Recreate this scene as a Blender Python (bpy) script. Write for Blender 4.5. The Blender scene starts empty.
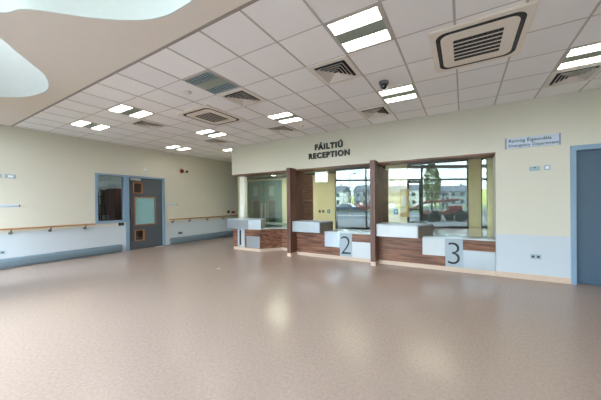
import bpy, bmesh, math, random
from mathutils import Vector, Matrix
random.seed(4)
SC = bpy.context.scene
COL = SC.collection
H = 3.27          # ceiling height
W = 5.76          # face of the reception wall
G = 6.10          # plane of the counter glass
LX = -9.18        # face of the left wall

# ------------------------------------------------------------------ camera
cam_d = bpy.data.cameras.new('camera')
cam = bpy.data.objects.new('camera', cam_d); COL.objects.link(cam)
fw = Vector((-.47033, .88248, -.00543)); up = Vector((.00554, .00910, .99994)); rt = Vector((.88248, .47027, -.00917))
m = Matrix((rt, up, -fw)).transposed().to_4x4()
m.translation = (0, 0, 1.4235)
cam.matrix_world = m
cam_d.sensor_width = 36; cam_d.lens = 252.68 / 601 * 36
cam_d.shift_x = (300.5 - 328.46) / 601; cam_d.shift_y = (204.54 - 200) / 601
cam_d.clip_start = .05; cam_d.clip_end = 2000
SC.camera = cam

# ------------------------------------------------------------------ world: sky with drifting cloud
wd = bpy.data.worlds.new('sky'); SC.world = wd; wd.use_nodes = True
nt = wd.node_tree; nt.nodes.clear()
N = nt.nodes.new; LK = nt.links.new
tc = N('ShaderNodeTexCoord'); sep = N('ShaderNodeSeparateXYZ'); LK(tc.outputs['Generated'], sep.inputs[0])
gr = N('ShaderNodeValToRGB'); LK(sep.outputs['Z'], gr.inputs[0])
gr.color_ramp.elements[0].color = (.55, .70, .84, 1); gr.color_ramp.elements[1].color = (.30, .42, .62, 1)
gr.color_ramp.elements[1].position = .5
mp = N('ShaderNodeMapping'); mp.inputs['Scale'].default_value = (1, 1, 3.2); LK(tc.outputs['Generated'], mp.inputs[0])
nz = N('ShaderNodeTexNoise'); nz.inputs['Scale'].default_value = 2.6; nz.inputs['Detail'].default_value = 6; nz.inputs['Roughness'].default_value = .58
LK(mp.outputs[0], nz.inputs[0])
cr = N('ShaderNodeValToRGB'); LK(nz.outputs[0], cr.inputs[0])
cr.color_ramp.elements[0].position = .41; cr.color_ramp.elements[1].position = .60
mx = N('ShaderNodeMixRGB'); LK(cr.outputs[0], mx.inputs[0]); LK(gr.outputs[0], mx.inputs[1]); mx.inputs[2].default_value = (.975, .98, .975, 1)
bg = N('ShaderNodeBackground'); LK(mx.outputs[0], bg.inputs[0]); 
zc = N('ShaderNodeMath'); zc.operation = 'MAXIMUM'; zc.inputs[1].default_value = 0; LK(sep.outputs['Z'], zc.inputs[0])
za = N('ShaderNodeMath'); za.operation = 'MULTIPLY_ADD'; za.inputs[1].default_value = 20; za.inputs[2].default_value = 8.0; LK(zc.outputs[0], za.inputs[0])
LK(za.outputs[0], bg.inputs[1])
ow = N('ShaderNodeOutputWorld'); LK(bg.outputs[0], ow.inputs[0])

# ------------------------------------------------------------------ exposure and sampling
SC.view_settings.view_transform = 'Standard'; SC.view_settings.look = 'None'
SC.view_settings.gamma = 1; SC.view_settings.use_curve_mapping = False
SC.view_settings.exposure = 0.9
SC.cycles.use_denoising = True
SC.cycles.max_bounces = 10; SC.cycles.diffuse_bounces = 6; SC.cycles.glossy_bounces = 5
SC.cycles.transparent_max_bounces = 24; SC.cycles.transmission_bounces = 8
SC.cycles.sample_clamp_indirect = 8
SC.cycles.caustics_reflective = False; SC.cycles.caustics_refractive = False

# ------------------------------------------------------------------ materials
def lin(c): return tuple(((v/255)/12.92 if v/255 <= .04045 else ((v/255+.055)/1.055)**2.4) for v in c) + (1,)
MATS = {}
def mat(name, rgb, rough=.6, metal=0., spec=.5, bump=0., bscale=60, var=0., vscale=8, emit=None, coat=0.):
    """rgb in sRGB 0-255; var = amount of procedural mottling"""
    if name in MATS: return MATS[name]
    mt = bpy.data.materials.new(name); mt.use_nodes = True; t = mt.node_tree; b = t.nodes['Principled BSDF']
    b.inputs['Roughness'].default_value = rough; b.inputs['Metallic'].default_value = metal
    b.inputs['Specular IOR Level'].default_value = spec; b.inputs['Coat Weight'].default_value = coat
    base = lin(rgb); b.inputs['Base Color'].default_value = base
    co = t.nodes.new('ShaderNodeTexCoord')
    n = t.nodes.new('ShaderNodeTexNoise'); n.inputs['Scale'].default_value = vscale; n.inputs['Detail'].default_value = 3
    t.links.new(co.outputs['Object'], n.inputs[0])
    v = max(var, .012)
    r = t.nodes.new('ShaderNodeValToRGB'); t.links.new(n.outputs[0], r.inputs[0])
    r.color_ramp.elements[0].position = .3; r.color_ramp.elements[1].position = .7
    r.color_ramp.elements[0].color = tuple(min(1, c*(1-v)) for c in base[:3])+(1,)
    r.color_ramp.elements[1].color = tuple(min(1, c*(1+v)) for c in base[:3])+(1,)
    t.links.new(r.outputs[0], b.inputs['Base Color'])
    if bump:
        n2 = t.nodes.new('ShaderNodeTexNoise'); n2.inputs['Scale'].default_value = bscale
        t.links.new(co.outputs['Object'], n2.inputs[0])
        bm_ = t.nodes.new('ShaderNodeBump'); bm_.inputs['Strength'].default_value = bump; bm_.inputs['Distance'].default_value = .01
        t.links.new(n2.outputs[0], bm_.inputs['Height']); t.links.new(bm_.outputs[0], b.inputs['Normal'])
    if emit:
        b.inputs['Emission Color'].default_value = lin(emit[0]); b.inputs['Emission Strength'].default_value = emit[1]
    MATS[name] = mt; return mt

def math_node(t, op, a, b=None):
    n = t.nodes.new('ShaderNodeMath'); n.operation = op
    for i, v in enumerate((a, b)):
        if v is None: continue
        if isinstance(v, (int, float)): n.inputs[i].default_value = v
        else: t.links.new(v, n.inputs[i])
    return n.outputs[0]

def two_tone(name, top, bottom, zline, rough=.75):
    """wall paint: cream above, pale blue grey dado below a straight line"""
    mt = bpy.data.materials.new(name); mt.use_nodes = True; t = mt.node_tree; b = t.nodes['Principled BSDF']
    b.inputs['Roughness'].default_value = rough; b.inputs['Specular IOR Level'].default_value = .3
    co = t.nodes.new('ShaderNodeNewGeometry'); s = t.nodes.new('ShaderNodeSeparateXYZ'); t.links.new(co.outputs['Position'], s.inputs[0])
    g = math_node(t, 'GREATER_THAN', s.outputs['Z'], zline)
    mxx = t.nodes.new('ShaderNodeMixRGB'); t.links.new(g, mxx.inputs[0]); mxx.inputs[1].default_value = lin(bottom); mxx.inputs[2].default_value = lin(top)
    t.links.new(mxx.outputs[0], b.inputs['Base Color'])
    n2 = t.nodes.new('ShaderNodeTexNoise'); n2.inputs['Scale'].default_value = 150; t.links.new(co.outputs['Position'], n2.inputs[0])
    bp_ = t.nodes.new('ShaderNodeBump'); bp_.inputs['Strength'].default_value = .04; bp_.inputs['Distance'].default_value = .004
    t.links.new(n2.outputs[0], bp_.inputs['Height']); t.links.new(bp_.outputs[0], b.inputs['Normal'])
    MATS[name] = mt; return mt

def floor_mat():
    mt = bpy.data.materials.new('floor_vinyl'); mt.use_nodes = True; t = mt.node_tree; b = t.nodes['Principled BSDF']
    b.inputs['Roughness'].default_value = .3; b.inputs['Specular IOR Level'].default_value = .5
    co = t.nodes.new('ShaderNodeTexCoord')
    n1 = t.nodes.new('ShaderNodeTexNoise'); n1.inputs['Scale'].default_value = 38; n1.inputs['Detail'].default_value = 8; n1.inputs['Roughness'].default_value = .75
    t.links.new(co.outputs['Object'], n1.inputs[0])
    n2 = t.nodes.new('ShaderNodeTexNoise'); n2.inputs['Scale'].default_value = .9; n2.inputs['Detail'].default_value = 3
    t.links.new(co.outputs['Object'], n2.inputs[0])
    r = t.nodes.new('ShaderNodeValToRGB'); t.links.new(n1.outputs[0], r.inputs[0])
    r.color_ramp.elements[0].position = .32; r.color_ramp.elements[1].position = .68
    r.color_ramp.elements[0].color = lin(FLOOR_A); r.color_ramp.elements[1].color = lin(FLOOR_B)
    t.links.new(r.outputs[0], b.inputs['Base Color'])
    rr = math_node(t, 'MULTIPLY_ADD', n2.outputs[0], .16); t.nodes[-1].inputs[2].default_value = .16
    t.links.new(rr, b.inputs['Roughness'])
    bp_ = t.nodes.new('ShaderNodeBump'); bp_.inputs['Strength'].default_value = .12; bp_.inputs['Distance'].default_value = .01
    n3 = t.nodes.new('ShaderNodeTexNoise'); n3.inputs['Scale'].default_value = 5; n3.inputs['Detail'].default_value = 4
    t.links.new(co.outputs['Object'], n3.inputs[0])
    t.links.new(n3.outputs[0], bp_.inputs['Height']); t.links.new(bp_.outputs[0], b.inputs['Normal'])
    MATS['floor'] = mt; return mt
FLOOR_A = (154, 132, 121); FLOOR_B = (174, 154, 144)

def tile_mat():
    """mineral fibre tiles: a little tone change tile by tile, fine pitting"""
    mt = bpy.data.materials.new('ceiling_tile'); mt.use_nodes = True; t = mt.node_tree; b = t.nodes['Principled BSDF']
    b.inputs['Roughness'].default_value = .9; b.inputs['Specular IOR Level'].default_value = .2
    g = t.nodes.new('ShaderNodeNewGeometry')
    mpn = t.nodes.new('ShaderNodeVectorMath'); mpn.operation = 'ADD'; mpn.inputs[1].default_value = (1.866, -2.287, 0); t.links.new(g.outputs['Position'], mpn.inputs[0])
    sc = t.nodes.new('ShaderNodeVectorMath'); sc.operation = 'SCALE'; sc.inputs['Scale'].default_value = 1/.6; t.links.new(mpn.outputs[0], sc.inputs[0])
    fl = t.nodes.new('ShaderNodeVectorMath'); fl.operation = 'FLOOR'; t.links.new(sc.outputs[0], fl.inputs[0])
    wn = t.nodes.new('ShaderNodeTexWhiteNoise'); t.links.new(fl.outputs[0], wn.inputs[0])
    r = t.nodes.new('ShaderNodeValToRGB'); t.links.new(wn.outputs['Value'], r.inputs[0])
    r.color_ramp.elements[0].color = lin((234, 231, 231)); r.color_ramp.elements[1].color = lin((240, 237, 236))
    t.links.new(r.outputs[0], b.inputs['Base Color'])
    n2 = t.nodes.new('ShaderNodeTexNoise'); n2.inputs['Scale'].default_value = 120; n2.inputs['Detail'].default_value = 3
    t.links.new(g.outputs['Position'], n2.inputs[0])
    bp_ = t.nodes.new('ShaderNodeBump'); bp_.inputs['Strength'].default_value = .15; bp_.inputs['Distance'].default_value = .004
    t.links.new(n2.outputs[0], bp_.inputs['Height']); t.links.new(bp_.outputs[0], b.inputs['Normal'])
    MATS['tile'] = mt; return mt

def wood_mat(name, c1, c2, axis='X', scale=9, rough=.38):
    mt = bpy.data.materials.new(name); mt.use_nodes = True; t = mt.node_tree; b = t.nodes['Principled BSDF']
    b.inputs['Roughness'].default_value = rough; b.inputs['Specular IOR Level'].default_value = .4
    co = t.nodes.new('ShaderNodeNewGeometry'); mpn = t.nodes.new('ShaderNodeMapping')
    s = {'X': (.6, 3, 9), 'Y': (3, .6, 9), 'Z': (9, 9, .5)}[axis]
    mpn.inputs['Scale'].default_value = s; t.links.new(co.outputs['Position'], mpn.inputs[0])
    n = t.nodes.new('ShaderNodeTexNoise'); n.inputs['Scale'].default_value = scale/3; n.inputs['Detail'].default_value = 7; n.inputs['Distortion'].default_value = .4
    t.links.new(mpn.outputs[0], n.inputs[0])
    r = t.nodes.new('ShaderNodeValToRGB'); t.links.new(n.outputs[0], r.inputs[0])
    r.color_ramp.elements[0].position = .36; r.color_ramp.elements[1].position = .64
    r.color_ramp.elements[0].color = lin(c1); r.color_ramp.elements[1].color = lin(c2)
    t.links.new(r.outputs[0], b.inputs['Base Color'])
    MATS[name] = mt; return mt

def glass_mat(name, tint, base, f=1.0, rough=0.0):
    """thin pane: straight transmission with a tint, plus mirror reflection rising with angle"""
    mt = bpy.data.materials.new(name); mt.use_nodes = True; t = mt.node_tree; t.nodes.clear()
    tr = t.nodes.new('ShaderNodeBsdfTransparent'); tr.inputs[0].default_value = tint
    gl = t.nodes.new('ShaderNodeBsdfGlossy'); gl.inputs['Roughness'].default_value = rough; gl.inputs[0].default_value = (.95, 1, 1, 1)
    g = t.nodes.new('ShaderNodeNewGeometry'); vd = t.nodes.new('ShaderNodeVectorMath'); vd.operation = 'DOT_PRODUCT'
    t.links.new(g.outputs['Incoming'], vd.inputs[0]); t.links.new(g.outputs['Normal'], vd.inputs[1])
    c = math_node(t, 'SUBTRACT', 1.0, math_node(t, 'ABSOLUTE', vd.outputs['Value']))      # Schlick, the same for both faces of the pane
    k = math_node(t, 'MULTIPLY_ADD', math_node(t, 'POWER', c, 5.0), .96*f); t.nodes[-1].inputs[2].default_value = .04*f+base
    k = math_node(t, 'MINIMUM', k, .95)
    mxs = t.nodes.new('ShaderNodeMixShader'); t.links.new(k, mxs.inputs[0]); t.links.new(tr.outputs[0], mxs.inputs[1]); t.links.new(gl.outputs[0], mxs.inputs[2])
    o = t.nodes.new('ShaderNodeOutputMaterial'); t.links.new(mxs.outputs[0], o.inputs[0])
    MATS[name] = mt; return mt

def brushed(name, rgb, rough=.42, metal=.85):
    mt = mat(name, rgb, rough, metal, .5)
    t = mt.node_tree; b = t.nodes['Principled BSDF']
    co = t.nodes.new('ShaderNodeNewGeometry'); mpn = t.nodes.new('ShaderNodeMapping'); mpn.inputs['Scale'].default_value = (2, 2, 160)
    t.links.new(co.outputs['Position'], mpn.inputs[0])
    n = t.nodes.new('ShaderNodeTexNoise'); n.inputs['Scale'].default_value = 2; t.links.new(mpn.outputs[0], n.inputs[0])
    bp_ = t.nodes.new('ShaderNodeBump'); bp_.inputs['Strength'].default_value = .06; bp_.inputs['Distance'].default_value = .003
    t.links.new(n.outputs[0], bp_.inputs['Height']); t.links.new(bp_.outputs[0], b.inputs['Normal'])
    return mt

CREAM = (206, 202, 192); DADO = (191, 199, 210)
M_wall = two_tone('wall_paint', CREAM, DADO, .81)
M_cream = mat('cream_paint', CREAM, .75, spec=.3, bump=.03, bscale=150)
M_plaster = mat('plaster_ceiling', (220, 210, 200), .85, spec=.2)
M_white = mat('white_plaster', (240, 242, 240), .8, spec=.3)
M_well = mat('lightwell_paint', (206, 209, 206), .8, spec=.3)
M_floor = floor_mat(); M_tile = tile_mat()
M_grid = mat('ceiling_grid', (186, 180, 176), .6)
M_walnut = wood_mat('walnut_horizontal', (86, 52, 40), (142, 98, 78), 'X')
M_walnut_y = wood_mat('walnut_depth', (86, 52, 40), (142, 98, 78), 'Y')
M_walnut_v = wood_mat('walnut_vertical', (76, 48, 41), (118, 82, 70), 'Z')
M_oak = wood_mat('oak_rail', (160, 112, 70), (190, 142, 98), 'Y')
M_bead = wood_mat('timber_bead', (150, 98, 60), (176, 122, 80), 'Z')
M_steel = brushed('brushed_steel', (166, 172, 180))
M_glaresteel = brushed('steel_with_glare', (194, 197, 203), .5, .3)  # steel made paler: reflected daylight is put into its colour
M_ledge = mat('ledge_solid', (180, 190, 200), .25, coat=.3)
M_num = mat('number_panel_grey', (158, 170, 182), .5)
M_black = mat('black', (14, 15, 18), .45)
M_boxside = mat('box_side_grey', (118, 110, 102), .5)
M_skirt = mat('coved_vinyl', (200, 176, 160), .5, var=.05, vscale=30)
M_bump = mat('wall_guard_grey', (104, 121, 134), .5)
M_frame = mat('blue_grey_frame', (126, 152, 178), .4)
M_door = mat('blue_grey_door', (78, 84, 94), .45)
M_door2 = mat('blue_door', (66, 88, 110), .4)
M_teal = mat('teal_door', (88, 128, 130), .45)
M_plate = mat('grey_plastic_plate', (150, 168, 184), .35)
M_plate2 = mat('white_plastic', (226, 232, 238), .4)
M_sign = mat('sign_pale_blue', (186, 198, 220), .45)
M_signtxt = mat('sign_dark_text', (30, 60, 66), .5)
M_red = mat('red_plastic', (150, 22, 30), .4)
M_dark = mat('dark_slot', (22, 22, 24), .6)
M_vent = mat('diffuser_beige', (222, 214, 206), .5)
M_ac = mat('cassette_beige', (230, 219, 208), .45)
M_lampbody = mat('louvre_grey_green', (150, 158, 146), .35, metal=.2)
M_tube = mat('lit_tube_louvre', (250, 250, 245), .4, emit=((255, 250, 238), 7.5))
M_tubeoff = mat('unlit_louvre', (138, 158, 166), .4, metal=.2)
M_mull = mat('dark_mullion', (34, 40, 44), .4)
M_yellow = mat('cream_yellow_render', (238, 228, 176), .7)
M_dim = mat('dim_office_wall', (214, 212, 186), .8)
M_pier = mat('office_pier', (240, 230, 196), .75)
M_counterglass = glass_mat('counter_glass', (.90, .93, .90, 1), .0, 1.75)
M_winglass = glass_mat('facade_glass', (.90, .95, .94, 1), .02, 1.0)
M_darkglass = glass_mat('left_window_glass', (.82, .88, .88, 1), .03, 1.2)
M_tealglass = mat('frosted_teal_glass', (138, 182, 190), .25, spec=.6)

# ------------------------------------------------------------------ builders
class MB:
    def __init__(s): s.v = []; s.f = []
    def add(s, vs, fs):
        n = len(s.v); s.v += [tuple(v) for v in vs]; s.f += [tuple(i+n for i in q) for q in fs]; return s
    def box(s, x0, x1, y0, y1, z0, z1):
        x0, x1 = sorted((x0, x1)); y0, y1 = sorted((y0, y1)); z0, z1 = sorted((z0, z1))
        return s.add([(x0,y0,z0),(x1,y0,z0),(x1,y1,z0),(x0,y1,z0),(x0,y0,z1),(x1,y0,z1),(x1,y1,z1),(x0,y1,z1)],
                     [(0,3,2,1),(4,5,6,7),(0,1,5,4),(1,2,6,5),(2,3,7,6),(3,0,4,7)])
    def prism(s, pts, z0, z1):                                # pts counter-clockwise in plan
        n = len(pts)
        return s.add([(x,y,z0) for x,y in pts]+[(x,y,z1) for x,y in pts],
                     [tuple(reversed(range(n))), tuple(range(n,2*n))]+[(i,(i+1)%n,(i+1)%n+n,i+n) for i in range(n)])
    def wallstrip(s, pts, th, z0, z1):                        # a wall following a polyline, thickness to its left
        L = []
        for i in range(len(pts)):
            a = Vector(pts[max(i-1,0)]); b = Vector(pts[min(i+1,len(pts)-1)]); d = (b-a).normalized(); L.append(Vector(pts[i])+Vector((-d.y,d.x))*th)
        return s.prism([tuple(p) for p in pts]+[tuple(p) for p in reversed(L)], z0, z1)
    def tube(s, pts, r, n=10, r1=None):
        pts = [Vector(p) for p in pts]; rings = []
        for i, p in enumerate(pts):
            d = (pts[min(i+1,len(pts)-1)]-pts[max(i-1,0)]).normalized()
            a = d.cross(Vector((0,0,1)));  a = Vector((1,0,0)) if a.length < 1e-3 else a.normalized(); b = d.cross(a)
            rr = r if r1 is None else r+(r1-r)*i/(len(pts)-1)
            rings.append([p+(a*math.cos(t)+b*math.sin(t))*rr for t in [2*math.pi*k/n for k in range(n)]])
        vs = [v for q in rings for v in q]; fs = []
        for i in range(len(pts)-1):
            for k in range(n): fs.append((i*n+k, i*n+(k+1)%n, (i+1)*n+(k+1)%n, (i+1)*n+k))
        fs.append(tuple(reversed(range(n)))); fs.append(tuple(range((len(pts)-1)*n, len(pts)*n)))
        return s.add(vs, fs)
    def lathe(s, c, axis, prof, n=24):                        # prof: (distance along axis, radius)
        ax = Vector(axis).normalized(); a = ax.orthogonal().normalized(); b = ax.cross(a); c = Vector(c); vs = []
        for d, r in prof:
            for k in range(n):
                t = 2*math.pi*k/n; vs.append(c+ax*d+(a*math.cos(t)+b*math.sin(t))*r)
        fs = [(i*n+k, i*n+(k+1)%n, (i+1)*n+(k+1)%n, (i+1)*n+k) for i in range(len(prof)-1) for k in range(n)]
        fs.append(tuple(reversed(range(n)))); fs.append(tuple(range((len(prof)-1)*n, len(prof)*n)))
        return s.add(vs, fs)
    def build(s, name, material, parent=None, bevel=0, smooth=False, local=False, kind=None):
        me = bpy.data.meshes.new(name); off = Vector((0,0,0))
        if parent is not None and not local:
            q = parent
            while q: off += q.location; q = q.parent
        me.from_pydata([tuple(Vector(v)-off) for v in s.v], [], s.f)
        bmm = bmesh.new(); bmm.from_mesh(me); bmesh.ops.recalc_face_normals(bmm, faces=bmm.faces); bmm.to_mesh(me); bmm.free()
        me.materials.append(material)
        if smooth:
            for p in me.polygons: p.use_smooth = True
        o = bpy.data.objects.new(name, me); COL.objects.link(o); o.parent = parent
        if bevel:
            md = o.modifiers.new('bevel', 'BEVEL'); md.width = bevel; md.segments = 2; md.limit_method = 'ANGLE'
        if kind: o['kind'] = kind
        return o

def thing(name, label, cat, loc=(0,0,0), group=None, rz=0, kind=None):
    o = bpy.data.objects.new(name, None); COL.objects.link(o); o.location = loc; o.rotation_euler[2] = rz; o.empty_display_size = .1
    if kind: o['kind'] = kind
    else: o['label'] = label; o['category'] = cat
    if group: o['group'] = group
    return o
def tag(o, label, cat, group=None):
    o['label'] = label; o['category'] = cat
    if group: o['group'] = group
    return o
def dup(o, loc=None, parent=None, label=None):
    c = o.copy(); COL.objects.link(c); c.parent = parent
    if loc is not None: c.location = loc
    if label: c['label'] = label
    for ch in [x for x in COL.objects if x.parent == o]: dup(ch, None, c)
    return c
def B(*a): return MB().box(*a)
def text_mesh(s, size, extrude, mt, name, parent, mtx, off=0.0, spacing=1.0, align='LEFT'):
    cu = bpy.data.curves.new(name, 'FONT'); cu.body = s; cu.size = size; cu.extrude = extrude; cu.offset = off; cu.space_character = spacing; cu.align_x = align
    to = bpy.data.objects.new('tmp', cu); COL.objects.link(to)
    dg = bpy.context.evaluated_depsgraph_get(); me = bpy.data.meshes.new_from_object(to.evaluated_get(dg)); bpy.data.objects.remove(to)
    me.transform(mtx); me.materials.clear(); me.materials.append(mt); me.name = name
    o = bpy.data.objects.new(name, me); COL.objects.link(o); o.parent = parent; return o
FACE_S = Matrix.Rotation(math.pi/2, 4, 'X')                   # lettering that reads from the -Y side

# ------------------------------------------------------------------ facade geometry (behind the viewer)
A0 = Vector((-6.486, .015)); DD = Vector((.88248, -.47033)); NN = Vector((.47033, .88248))
def fs(s, n=0): q = A0+DD*s+NN*n; return (q.x, q.y)
ZT = 4.5
SOUTH = [(-9.18, -.6), fs(-1.0), fs(12.09)]                   # (4.18,-5.67)
RXW = 4.0

# ------------------------------------------------------------------ structure
MB().prism([(LX-.2, -.8), fs(-1, -.2), fs(12.3, -.2), (RXW+.2, 10.2), (LX-.2, 10.2)], -.1, 0).build('floor', M_floor, kind='structure')

# left wall with openings: window Y 3.22..3.92 Z .92..2.33 ; door 3.95..5.1 to 2.31
lw = MB()
x0, x1 = LX-.15, LX
lw.box(x0, x1, -.6, 3.20, 0, H); lw.box(x0, x1, 5.08, 10, 0, H); lw.box(x0, x1, 3.20, 3.93, 0, .905); lw.box(x0, x1, 3.20, 5.08, 2.34, H)
lw.box(x0, x1, -.6, 1.72, H, ZT)
lw.build('wall_left', M_wall, kind='structure')
# reception wall: bulkhead above the counters and the solid part at the right
DX0, DX1 = 1.62, 2.62
MB().box(-6.6, .55, W, G+.12, 2.36, H).build('wall_bulkhead', M_wall, kind='structure')
rw = MB(); rw.box(.55, DX0, W, G+.12, 0, H); rw.box(DX0, DX1, W, G+.12, 2.36, H); rw.box(DX1, RXW, W, G+.12, 0, H)
rw.build('wall_back', M_wall, kind='structure')
MB().box(-6.58, -6.42, 6.06, 6.22, 0, 2.36).build('wall_end', M_white, kind='structure')
MB().box(RXW, RXW+.15, -5.6, 10, 0, ZT).build('wall_right', M_wall, kind='structure')
MB().box(LX-.15, RXW+.15, 10, 10.15, 0, H).build('wall_far', M_wall, kind='structure')
# office behind the glass
MB().wallstrip([(-6.5, 6.22), (-8.15, 7.5), (-8.15, 8.1)], .08, 0, H).build('wall_office_left', M_dim, kind='structure')
MB().box(-8.15, -5.7, 8.0, 8.1, 0, H).box(-5.75, -5.7, 8.1, 8.6, 0, H).build('wall_office_rear', M_dim, kind='structure')
MB().box(-5.7, RXW, 8.6, 8.7, 0, H).build('wall_office', mat('unlit_rear_wall', (58, 66, 68), .7), kind='structure')  # dark colour stands in for the unlit depth of the office
for n_, (a_, b_) in enumerate(((-5.7, -4.25), (-2.32, -1.62), (.14, .46), (.62, 1.6))):
    MB().box(a_, b_, 8.5, 8.6, 0, 2.78).build('wall_pier', M_pier, kind='structure')
MB().prism([(-6.5, 6.23), (-4.25, 6.23), (-4.25, 8.6), (-8.15, 8.6), (-8.15, 7.5)], 2.52, 2.58).build('ceiling_office_low', mat('office_ceiling', (205, 205, 195), .9), kind='structure')
MB().box(-4.24, RXW, 6.23, 8.6, 2.78, 2.84).build('ceiling_office', MATS['office_ceiling'], kind='structure')

# suspended tile ceiling
MB().box(LX-.15, RXW+.15, 1.72, 10.15, H, H+.04).build('ceiling', M_tile, kind='structure')
gb = MB()
k = -13
while -1.866+.6*k < RXW:
    x = -1.866+.6*k
    if x > LX+.05: gb.box(x-.012, x+.012, 1.74, W if x > -6.6 else 10, H-.004, H)
    k += 1
for j in range(0, 13):
    y = 2.287+.6*j
    gb.box(LX, (RXW if y < W else -6.62), y-.006, y+.006, H-.0035, H)
gb.build('ceiling_grid', M_grid, kind='structure')
MB().box(LX, RXW, 1.71, 1.735, H-.012, H+.01).build('trim_1', mat('edge_trim', (150, 140, 132), .6), kind='structure')

def catmull(P, n=8):
    out = []; L = len(P)
    for i in range(L):
        p0, p1, p2, p3 = (Vector(P[(i+k-1) % L]) for k in range(4))
        for j in range(n):
            t = j/n; out.append(.5*((2*p1)+(-p0+p2)*t+(2*p0-5*p1+4*p2-p3)*t*t+(-p0+3*p1-3*p2+p3)*t**3))
    return out
HOLE1 = catmull([(-3.9,.67),(-3.6,.79),(-3.24,1.11),(-2.92,1.33),(-2.64,1.44),(-2.29,1.47),(-1.2,1.45),(.6,1.4),(2.4,1.1),(3.1,.0),(3.0,-2.2),(2.2,-3.3),(.6,-2.8),(-1.2,-1.9),(-2.8,-1.05),(-3.9,-.35),(-4.15,.3)])
HOLE2 = catmull([(-4.42,.70),(-4.72,.95),(-4.98,1.14),(-5.2,1.29),(-5.53,1.41),(-5.84,1.47),(-6.16,1.46),(-6.55,1.38),(-6.94,1.16),(-7.25,.85),(-7.1,.62),(-6.5,.5),(-5.8,.35),(-5.1,.25),(-4.55,.35)])
def slab(name, z0, z1, m_):
    bmm = bmesh.new(); edges = []
    for loop in ([Vector((LX-.15,1.72)), Vector((LX-.15,-.6)), Vector(fs(-1)), Vector(fs(12)), Vector((RXW+.1,1.72))], HOLE1, HOLE2):
        vs = [bmm.verts.new((v.x, v.y, z0)) for v in loop]
        edges += [bmm.edges.new((vs[i], vs[(i+1) % len(vs)])) for i in range(len(vs))]
    bmesh.ops.triangle_fill(bmm, edges=edges, use_beauty=True, use_dissolve=False)
    r = bmesh.ops.extrude_face_region(bmm, geom=bmm.faces[:])
    for v in [g for g in r['geom'] if isinstance(g, bmesh.types.BMVert)]: v.co.z = z1
    bmesh.ops.recalc_face_normals(bmm, faces=bmm.faces)
    me = bpy.data.meshes.new(name); bmm.to_mesh(me); bmm.free(); me.materials.append(m_)
    o = bpy.data.objects.new(name, me); COL.objects.link(o); o['kind'] = 'structure'; return o
slab('ceiling_plaster', H, H+.06, M_plaster)
slab('ceiling_roof', ZT, ZT+.15, M_white)
def ring(name, loop, z0, z1, th, m_):
    mb_ = MB(); n = len(loop); c = sum(loop, Vector((0,0)))/n
    out = []; inn = []
    for i in range(n):
        d = (loop[(i+1) % n]-loop[i-1]).normalized(); nn = Vector((-d.y, d.x))
        if nn.dot(loop[i]-c) < 0: nn = -nn
        out.append(loop[i]+nn*th); inn.append(loop[i]-nn*.012)
    vs = [(p.x,p.y,z0) for p in inn]+[(p.x,p.y,z1) for p in inn]+[(p.x,p.y,z0) for p in out]+[(p.x,p.y,z1) for p in out]
    f_ = []
    for i in range(n):
        j = (i+1) % n; f_ += [(i,j,j+n,i+n), (i+2*n,i+3*n,j+3*n,j+2*n), (i,i+2*n,j+2*n,j), (i+n,j+n,j+3*n,i+3*n)]
    mb_.add(vs, f_); return mb_.build(name, m_, kind='structure', smooth=False)
# light well of the smaller opening, and the north side of the larger one
ring('wall_lightwell', HOLE2, H+.001, ZT, .05, M_well)
nrt = [v for v in HOLE1 if v.y > .62 and v.x > -4.2]
nrt.sort(key=lambda v: v.x)
MB().wallstrip([(v.x, v.y-.014) for v in nrt], .06, H+.001, ZT).build('wall_void', M_well, kind='structure')
MB().box(LX, RXW, 1.72, 1.78, H+.04, ZT).build('wall_clerestory', M_white, kind='structure')

# opal rooflight panes over the two openings
M_opal = glass_mat('opal_rooflight', (.14, .14, .137, 1), .0, .5)
M_opal2 = glass_mat('clear_rooflight', (.36, .36, .35, 1), .0, .5)
for nm_, lp, mo_ in (('rooflight', HOLE1, M_opal), ('rooflight', HOLE2, M_opal2)):
    c_ = sum(lp, Vector((0, 0)))/len(lp)
    q_ = [tuple(c_+(v-c_)*1.02) for v in lp]
    if sum(a[0]*b[1]-b[0]*a[1] for a, b in zip(q_, q_[1:]+q_[:1])) < 0: q_.reverse()
    MB().prism(q_, ZT+.16, ZT+.18).build(nm_, mo_, kind='structure')

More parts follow.
